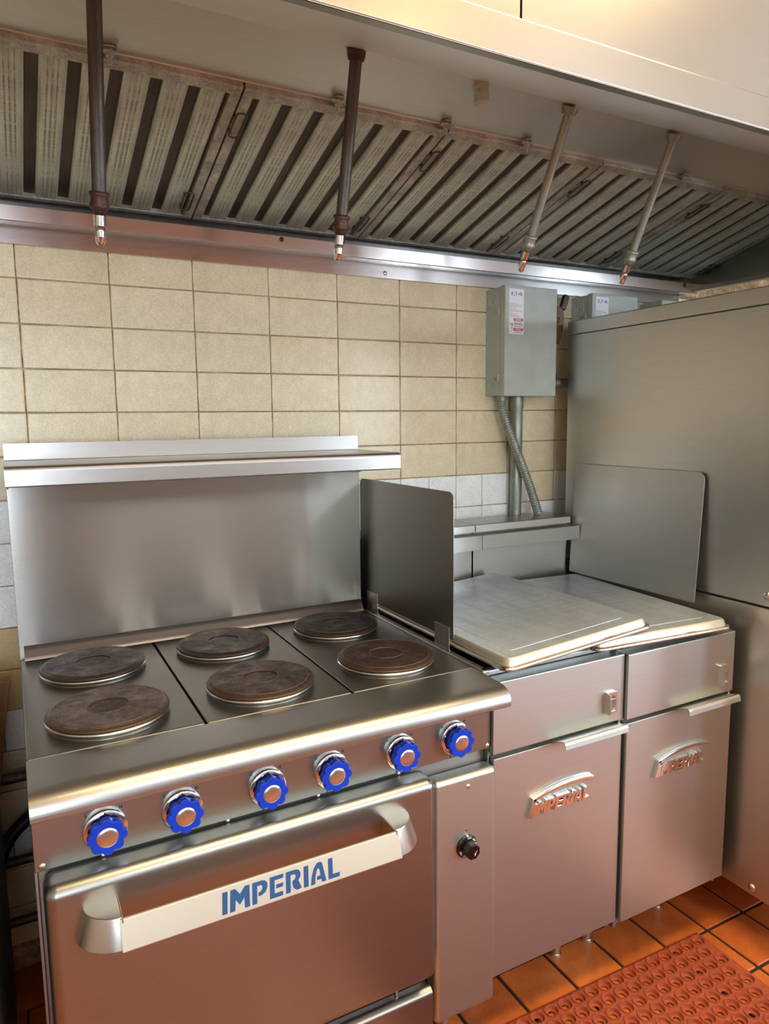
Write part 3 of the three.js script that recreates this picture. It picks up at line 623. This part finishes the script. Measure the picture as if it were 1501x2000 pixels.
// baffle filters
function baffleFilter(x0, label) {
  const { zb, yb, W, L, ang } = FIL;
  const t = thing('baffle_filter', label, 'filter', [x0, yb, zb], 'baffle grease filters in the hood');
  t.rotation.x = -ang;
  const u = g => boxUV(clean(g));
  const w = W - 0.004, fr = 0.022, d = 0.030;
  // frame, underside at local y = 0
  mesh('frame_rail', u(box(0, w, 0, d, 0, 0.014, 0.002)), M.filterFrame, t);
  mesh('frame_rail', u(box(0, w, 0, d, L - 0.026, L, 0.002)), M.filterFrame, t);
  mesh('frame_stile', u(box(0, fr, 0, d, 0.014, L - 0.026, 0.002)), M.filterFrame, t);
  mesh('frame_stile', u(box(w - fr, w, 0, d, 0.014, L - 0.026, 0.002)), M.filterFrame, t);
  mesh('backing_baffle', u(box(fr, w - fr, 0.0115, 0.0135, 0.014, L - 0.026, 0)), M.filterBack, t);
  const n = 6, inner = w - 2 * fr, pitch = inner / n, rib = pitch * 0.66;
  const gap = pitch - rib;
  const half = rib / 2, gr = 0.0022;
  const prof = []; prof.push([-half, 0.0095], [-half, 0.003], [-half + 0.004, 0]);
  for (const c of [-0.009, 0, 0.009]) prof.push([c - gr, 0], [c, 0.0022], [c + gr, 0]);
  prof.push([half - 0.004, 0], [half, 0.003], [half, 0.0095], [half - 0.0015, 0.0095], [half - 0.0015, 0.005], [-half + 0.0015, 0.005], [-half + 0.0015, 0.0095]);
  const g = new THREE.ExtrudeGeometry(shapeOf(prof), { depth: L - 0.04, bevelEnabled: false }); g.translate(0, 0, 0.014);
  const gu = u(g);
  for (let k = 0; k < n; k++) {
    const b = mesh('baffle', gu, M.filter, t); b.position.set(fr + (k + 0.5) * pitch + gap * 0.18 - (k === 0 ? 0 : 0), 0.002, 0);
  }
  // wire bail handles near both ends of one stile
  const bail = (x, z) => { const c = new THREE.CatmullRomCurve3(rounded(0.022, 0.080, 0.008, 4).map(([p, q]) => new THREE.Vector3(x + p, -0.0045, z + 0.04 + q)), true, 'catmullrom', 0.1); return u(merge([new THREE.TubeGeometry(c, 48, 0.0022, 6, true), box(x - 0.013, x - 0.008, -0.006, 0.003, z + 0.012, z + 0.020, 0.0005), box(x - 0.013, x - 0.008, -0.006, 0.003, z + 0.060, z + 0.068, 0.0005)])); };
  mesh('bail_handle', bail(w - fr - 0.006, 0.05), M.ironPipe, t);
  mesh('bail_handle', bail(fr - 0.010, L - 0.15), M.ironPipe, t);
  return t;
}
{
  const said = ['baffle filter at the far left end of the hood, at the picture edge', 'baffle filter behind the leftmost dark nozzle pipe', 'baffle filter behind the second nozzle pipe from the left', 'baffle filter behind the third nozzle pipe from the left', 'baffle filter behind the nozzle pipe nearest the tall cabinet', 'baffle filter against the closed end of the hood, past all the pipes'];
  for (let i = 0; i < 6; i++) baffleFilter(-0.487 + i * FIL.W, said[i]);
}
// fire suppression drop pipes
{
  const P = [[[0.188, 2.205, 0.695], [0.188, 1.801, 0.579], 0.0125], [[0.661, 2.184, 0.698], [0.661, 1.814, 0.590], 0.0122], [[1.204, 2.182, 0.698], [1.204, 1.849, 0.523], 0.0105], [[1.548, 2.180, 0.698], [1.548, 1.843, 0.535], 0.0105]];
  const said = ['leftmost dark iron nozzle pipe hanging under the hood', 'dark iron nozzle pipe with top flange in view, second from left', 'grey nozzle drop pipe over the fryer next to the range', 'grey nozzle drop pipe nearest the tall cabinet'];
  P.forEach(([a, b, r], i) => {
    const A = new THREE.Vector3(...a), B = new THREE.Vector3(...b), D = B.clone().sub(A), L = D.length(); D.normalize();
    const t = thing('nozzle_pipe', said[i], 'pipe', a, 'nozzle drop pipes under the hood');
    t.quaternion.setFromUnitVectors(new THREE.Vector3(0, -1, 0), D);          // local -y runs down the pipe
    const pm = i < 2 ? M.ironPipe : M.galvPipe, fm = i < 2 ? M.brownFitting : M.galvPipe, u = g => boxUV(clean(g));
    mesh('pipe', u(cyl(r, r, L - 0.088, 20).translate(0, -(L - 0.088) / 2, 0)), pm, t);
    mesh('top_flange', u(merge([cyl(0.019, 0.019, 0.010, 8).translate(0, -0.004, 0), cyl(0.016, 0.016, 0.006, 16).translate(0, -0.012, 0)])), fm, t);
    const y = -(L - 0.092), c = lathe([[0.0001, 0], [0.013, 0], [0.0175, -0.002], [0.0175, -0.007], [0.0150, -0.009], [0.0155, -0.020], [0.0175, -0.022], [0.0175, -0.027], [0.0145, -0.031], [0.0115, -0.032], [0.0115, -0.040], [0.0001, -0.040]].reverse(), 20);
    mesh('coupling', u(c.translate(0, y, 0)), fm, t);
    const nz = mesh('nozzle', u(merge([cyl(0.0112, 0.0112, 0.018, 6).translate(0, y - 0.049, 0), lathe([[0.0001, -0.058], [0.0088, -0.058], [0.0088, -0.066], [0.0100, -0.067], [0.0088, -0.068], [0.0100, -0.070], [0.0088, -0.071], [0.0100, -0.073], [0.0088, -0.074], [0.0100, -0.076], [0.0088, -0.077], [0.0085, -0.086], [0.006, -0.091], [0.0001, -0.092]].reverse(), 18).translate(0, y, 0)])), M.chrome, t);
  });
}
console.log('hood done');

// ------------------------------------------------------------------ switch boxes on the wall
function labelTexture() {
  const c = document.createElement('canvas'); c.width = 256; c.height = 640; const k = c.getContext('2d');
  k.fillStyle = '#eceef2'; k.fillRect(0, 0, 256, 640);
  k.fillStyle = '#1c4fa6'; k.font = 'bold 68px sans-serif'; k.fillText('E', 34, 96); k.fillText('T', 104, 96); k.fillText('N', 178, 96);
  k.beginPath(); k.arc(93, 88, 9, 0, 7); k.fill(); k.beginPath(); k.arc(162, 72, 10, 0, 7); k.fill();
  k.strokeStyle = '#7d828a'; k.lineWidth = 5;
  const lines = [[210, 140], [228, 210], [244, 215], [262, 110], [284, 120], [302, 30], [304, 200], [320, 215], [338, 40], [356, 130], [374, 150], [392, 190]];
  lines.forEach(([y, w], i) => { k.beginPath(); k.setLineDash([14 + (i % 3) * 4, 4]); k.moveTo(8, y); k.lineTo(8 + w, y + 1); k.stroke(); });
  k.setLineDash([]);
  k.fillStyle = '#c65a60'; k.fillRect(78, 416, 170, 36); k.fillRect(78, 554, 170, 36);
  k.fillStyle = '#f0dcdc'; k.fillRect(116, 428, 96, 12); k.fillRect(116, 566, 96, 12);
  k.strokeStyle = '#6d7480'; k.lineWidth = 12; k.beginPath(); k.moveTo(82, 494); k.lineTo(240, 498); k.stroke();
  k.lineWidth = 4; for (const y of [466, 478, 520, 534, 604, 618]) { k.beginPath(); k.moveTo(84, y); k.lineTo(230, y + 2); k.stroke(); }
  k.fillStyle = '#1b1b1b'; k.beginPath(); k.moveTo(40, 545); k.lineTo(62, 548); k.lineTo(50, 566); k.fill();
  k.strokeStyle = '#3a3a3a'; k.lineWidth = 7; k.beginPath(); k.moveTo(14, 480); k.lineTo(36, 515); k.moveTo(40, 490); k.lineTo(58, 530); k.moveTo(52, 484); k.lineTo(64, 522); k.stroke();
  const t = new THREE.CanvasTexture(c); t.colorSpace = THREE.SRGBColorSpace;
  return t;
}
const labelMat = new THREE.MeshPhysicalMaterial({ map: labelTexture(), roughness: 0.45 });
function switchBox(x0, label, o = {}) {
  const w = 0.217, y0 = 1.553, y1 = 1.906, zb = 0.001, zm = 0.082, zf = 0.108;
  const t = thing('switch_box', label, 'electrical box', [x0 + w / 2, y0, 0.05], 'grey switch boxes on the tiled wall');
  part('box_body', box(x0, x0 + w, y0, y1, zb, zm, 0.002), M.greyPaint, t);
  const cv = part('box_cover', box(x0 - 0.002, x0 + w + 0.002, y0 - 0.003, y1 + 0.003, zm, zf, 0.003), M.greyPaint, t);
  // label sheet
  if (o.sheet) {
    const lw = 0.060, lh = 0.146, g = new THREE.PlaneGeometry(lw, lh); g.translate(x0 + 0.014 + lw / 2, y1 - 0.008 - lh / 2, zf + 0.0004);
    part('printed_label', g, labelMat, t, false);
  }
  for (const y of [y0 + 0.060, y1 - 0.075]) part('hinge_tab', [box(x0 - 0.006, x0 + 0.001, y - 0.016, y + 0.010, zm - 0.012, zm - 0.004, 0.001), box(x0 - 0.005, x0, y - 0.003, y + 0.006, zm - 0.024, zm - 0.013, 0.001)], M.greyPaint, t);
  for (const y of [y0 + 0.034, y1 - 0.042]) {
    const rg = [0.0255, 0.018, 0.010].map(r => new THREE.TorusGeometry(r, 0.0019, 6, 36)); const g = merge(rg); g.rotateY(Math.PI / 2); g.translate(x0, y, 0.038);
    part('knockout_ring', g, M.greyPaint, t);
  }
  const lt = [box(x0 + w - 0.003, x0 + w + 0.006, y0 + 0.046, y0 + 0.072, zf - 0.030, zf - 0.001, 0.001)];
  part('latch', [...lt, rod([x0 + w + 0.004, y0 + 0.058, zf - 0.012], [x0 + w + 0.014, y0 + 0.058, zf - 0.012], 0.0045, 12)], M.blackPlastic, t);
  if (o.lever) {
    // throw lever on the side of the box: olive blade with a dark grip
    const blade = shapeOf(bent([[0.000, 0.062], [0.020, 0.060], [0.027, 0.035], [0.026, 0.005], [0.018, -0.040], [0.008, -0.066], [0.001, -0.060], [0.000, 0.0]], 0.008));
    blade.holes.push(new THREE.Path(rounded(0.006, 0.020, 0.003).map(([a, b]) => new THREE.Vector2(a + 0.0085, b - 0.046))));
    const bg = plate(blade, 0.010, 0.002); bg.translate(x0 + w + 0.047, 1.800, 0.050);
    const lv = part('throw_lever', bg, M.lever, t);
    part('lever_pivot', rod([x0 + w - 0.002, 1.815, 0.050], [x0 + w + 0.052, 1.815, 0.055], 0.011, 18), M.lever, lv);
    const gp = plate(shapeOf(rounded(0.018, 0.048, 0.004)), 0.014, 0.003); gp.rotateZ(-0.32); gp.translate(x0 + w + 0.079, 1.878, 0.048);
    part('lever_grip', gp, M.blackPlastic, lv);
  }
  return t;
}
switchBox(1.478, 'grey electrical switch box with white label hung over the conduits', { sheet: true, lever: true });
switchBox(1.858, 'grey electrical switch box rising behind the tall cabinet, white label showing', { sheet: true });
switchBox(2.205, 'grey electrical switch box farthest along, mostly hidden by the tall cabinet', {});
// conduits
{
  const c = thing('rigid_conduit', 'straight galvanised conduit pipe below the labelled switch box', 'conduit', [1.588, 0, 0.033]);
  part('pipe', rod([1.586, 0.0, 0.033], [1.589, 1.553, 0.033], 0.0205, 24), M.galvPipe, c);
  part('coupling', [rod([1.589, 1.512, 0.033], [1.589, 1.549, 0.033], 0.0235, 24), rod([1.612, 1.52, 0.040], [1.612, 1.542, 0.040], 0.006, 10)], M.galvPipe, c);
}
function flexConduit(name, label, pts, r, pitch = 0.0085) {
  const curve = new THREE.CatmullRomCurve3(pts.map(p => new THREE.Vector3(...p)));
  const L = curve.getLength(), n = Math.round(L / pitch), seg = 14, per = 6, rows = n * per, P = [], I = [];
  const fr = curve.computeFrenetFrames(rows, false);
  for (let i = 0; i <= rows; i++) {
    const q = curve.getPointAt(i / rows), ph = (i % per) / per, rr = r * (0.86 + 0.14 * Math.sqrt(Math.max(0, Math.sin(Math.PI * ph))));
    for (let k = 0; k < seg; k++) { const a = k / seg * 2 * Math.PI, v = q.clone().addScaledVector(fr.normals[i], rr * Math.cos(a)).addScaledVector(fr.binormals[i], rr * Math.sin(a)); P.push(v.x, v.y, v.z); }
  }
  for (let i = 0; i < rows; i++) for (let k = 0; k < seg; k++) { const a = i * seg + k, b = i * seg + (k + 1) % seg; I.push(a, a + seg, b, b, a + seg, b + seg); }
  const g = new THREE.BufferGeometry(); g.setAttribute('position', new THREE.Float32BufferAttribute(P, 3)); g.setAttribute('uv', new THREE.Float32BufferAttribute(new Float32Array(P.length / 3 * 2), 2)); g.setIndex(I); g.computeVertexNormals();
  const t = thing(name, label, 'conduit', pts[0]);
  const b = t.position, gg = g.toNonIndexed(); gg.translate(-b.x, -b.y, -b.z);
  mesh('armoured_hose', boxUV(gg), M.galvPipe, t);
  part('end_fitting', rod(pts[0], curve.getPointAt(0.04).toArray(), r * 1.2, 16), M.galvPipe, t);
  return t;
}
flexConduit('flexible_conduit', 'slanting ribbed metal conduit from labelled switch box to fryer flue', [[1.512, 1.553, 0.045], [1.516, 1.50, 0.048], [1.552, 1.38, 0.072], [1.606, 1.25, 0.082], [1.646, 1.142, 0.088]], 0.0155);
flexConduit('flexible_conduit', 'short level ribbed conduit passing behind the tall cabinet', [[1.7035, 1.600, 0.036], [1.76, 1.600, 0.034], [1.86, 1.600, 0.034]], 0.017);

// ------------------------------------------------------------------ rubber floor mat with drain cups
{
  const px = 0.0435, pz = 0.0385, nx = 20, nz = 24, x1 = 1.662, z0 = 0.790, bd = 0.012, th = 0.0145;
  const t = thing('floor_mat', 'red-brown rubber drainage mat with round holes on the floor', 'mat', [x1, 0, z0]);
  t.rotation.y = -0.022;
  const P = [], I = [], seg = 16;
  const quadRing = (A, B) => { const o = P.length / 3; for (const p of A) P.push(...p); for (const p of B) P.push(...p); const n = A.length; for (let k = 0; k < n; k++) { const q = (k + 1) % n; I.push(o + k, o + q, o + n + q, o + k, o + n + q, o + n + k); } };
  const circ = (cx, cz, r, y, ox = 0) => Array.from({ length: seg }, (_, k) => { const a = (k + 0.5) / seg * 2 * Math.PI; return [cx + r * Math.cos(a), y, cz - r * Math.sin(a)]; });
  const edge = (cx, cz, hw, hd, y) => Array.from({ length: seg }, (_, k) => { const a = (k + 0.5) / seg * 2 * Math.PI, c = Math.cos(a), s = Math.sin(a), m = Math.max(Math.abs(c), Math.abs(s)); let ex = c / m, es = s / m; if (k % 4 === 1 || k % 4 === 2) { ex = Math.sign(c); es = Math.sign(s); } return [cx + hw * ex, y, cz - hd * es]; });
  const quad = (a, b, c, d) => { const o = P.length / 3; P.push(...a, ...b, ...c, ...d); I.push(o, o + 1, o + 2, o, o + 2, o + 3); };
  const W = nx * px + px / 2;
  for (let j = 0; j < nz; j++) {
    const off = (j % 2) * px / 2, zc = bd + (j + 0.5) * pz;
    for (let i = 0; i < nx; i++) {
      const xc = -bd - off - (i + 0.5) * px;
      const c0 = circ(xc, zc, 0.0196, th), hw = px / 2, hd = pz / 2;
      quadRing(edge(xc, zc, hw, hd, th - 0.003), circ(xc, zc, 0.0190, th - 0.003));   // web, a little below the cup lips
      quadRing(circ(xc, zc, 0.0190, th - 0.003), circ(xc, zc, 0.0186, th));
      quadRing(circ(xc, zc, 0.0186, th), circ(xc, zc, 0.0172, th));                    // lip
      quadRing(circ(xc, zc, 0.0172, th), circ(xc, zc, 0.0150, 0.0062));                // inner wall
      quadRing(circ(xc, zc, 0.0150, 0.0062), circ(xc, zc, 0.0085, 0.0050));            // cup floor
      quadRing(circ(xc, zc, 0.0085, 0.0050), circ(xc, zc, 0.0082, 0.0034));
    }
    const xa = off ? -bd : -bd - nx * px, xb = off ? -bd - px / 2 : -bd - W;
    quad([xb, th - 0.003, zc + pz / 2], [xa, th - 0.003, zc + pz / 2], [xa, th - 0.003, zc - pz / 2], [xb, th - 0.003, zc - pz / 2]);
  }
  const Z = nz * pz + 2 * bd, X = -W - 2 * bd;
  const skirt = [[X, 0], [0, 0], [0, Z], [X, Z]], inner = [[X + bd, bd], [-bd, bd], [-bd, Z - bd], [X + bd, Z - bd]];
  for (let k = 0; k < 4; k++) { const a = skirt[k], b = skirt[(k + 1) % 4], c = inner[(k + 1) % 4], d = inner[k]; quad([d[0], th - 0.003, d[1]], [c[0], th - 0.003, c[1]], [b[0], 0.004, b[1]], [a[0], 0.004, a[1]]); quad([a[0], 0.004, a[1]], [b[0], 0.004, b[1]], [b[0], 0, b[1]], [a[0], 0, a[1]]); }
  const g = new THREE.BufferGeometry(); g.setAttribute('position', new THREE.Float32BufferAttribute(P, 3)); g.setIndex(I); g.computeVertexNormals();
  M.rubber.side = THREE.DoubleSide;
  mesh('mat_web', boxUV(clean(g)), M.rubber, t);
}

// ------------------------------------------------------------------ prep counter across the aisle, mirrored in the steel
{
  const x0 = -1.3, x1 = 3.3, z0 = 3.05, z1 = 3.75;
  const t = thing('prep_counter', 'long grey prep counter across the aisle', 'counter', [(x0 + x1) / 2, 0, z0]);
  part('counter_body', box(x0 + 0.02, x1 - 0.02, 0.10, 0.86, z0 + 0.03, z1 - 0.02, 0.003), M.counter, t);
  part('counter_top', box(x0, x1, 0.86, 0.90, z0, z1, 0.006), M.steel, t);
  part('plinth', box(x0 + 0.05, x1 - 0.05, 0, 0.10, z0 + 0.08, z1 - 0.05, 0), M.steelDark, t);
  for (let i = 0; i < 6; i++) part('counter_door', box(x0 + 0.04 + i * 0.755, x0 + 0.78 + i * 0.755, 0.13, 0.83, z0 + 0.012, z0 + 0.03, 0.003), M.counter, t);
}

// ------------------------------------------------------------------ steel counter on the far side of the gap
{
  const x0 = -0.95, x1 = -0.066, z0 = 0.20, z1 = 0.86;
  const t = thing('side_counter', 'steel counter on the far side of the gap, just out of sight', 'counter', [(x0 + x1) / 2, 0, 0.45]);
  part('counter_body', box(x0, x1, 0.08, 0.86, z0, z1 - 0.02, 0.003), M.steelDark, t);
  part('counter_top', box(x0, x1, 0.86, 0.90, z0, z1, 0.004), M.steel, t);
  for (const x of [x0 + 0.06, x1 - 0.06]) for (const z of [z0 + 0.06, z1 - 0.08]) part('leg', rod([x, 0, z], [x, 0.08, z], 0.02, 16), M.satin, t);
}

// ------------------------------------------------------------------ in the gap beside the range
{
  [[0.565, 0.014, 'uppermost'], [0.335, 0.013, 'middle'], [0.165, 0.012, 'lowest']].forEach(([y, r, w]) => {
    const t = thing('service_pipe', `${w} of the grimy level pipes on the wall beside the range`, 'pipe', [-0.4, y, 0.04], 'level pipes in the gap beside the range');
    part('pipe', rod([-0.9, y, 0.04], [0.25, y + 0.003, 0.04], r, 14), M.ironPipe, t);
    part('pipe_clip', [-0.62, -0.12].map(x => box(x - 0.012, x + 0.012, y - r - 0.004, y + r + 0.004, 0.0, 0.04 + r * 0.8, 0.002)), M.ironPipe, t);
  });
  const hs = new THREE.CatmullRomCurve3([[0.10, 0.50, 0.036], [0.02, 0.465, 0.036], [-0.05, 0.42, 0.050], [-0.10, 0.34, 0.078], [-0.16, 0.20, 0.082], [-0.2, 0.02, 0.09]].map(p => new THREE.Vector3(...p)));
  const h = thing('power_cable', 'thick black cable drooping in the gap beside the range', 'cable', [-0.2, 0, 0.12]);
  part('cable', new THREE.TubeGeometry(hs, 40, 0.017, 10), M.hose, h);
  const b = thing('leaning_board', 'tan board leaning in the gap at the edge of the picture', 'board', [-0.30, 0, 0.15]);
  const g = plate(shapeOf([[-0.26, 0], [0.145, 0], [0.272, 0.842], [-0.133, 0.842]]), 0.012, 0.001); g.rotateX(-0.09); g.translate(-0.30, 0.0015, 0.155);
  part('board', g, M.board, b);
}
renderer.render(scene, camera);
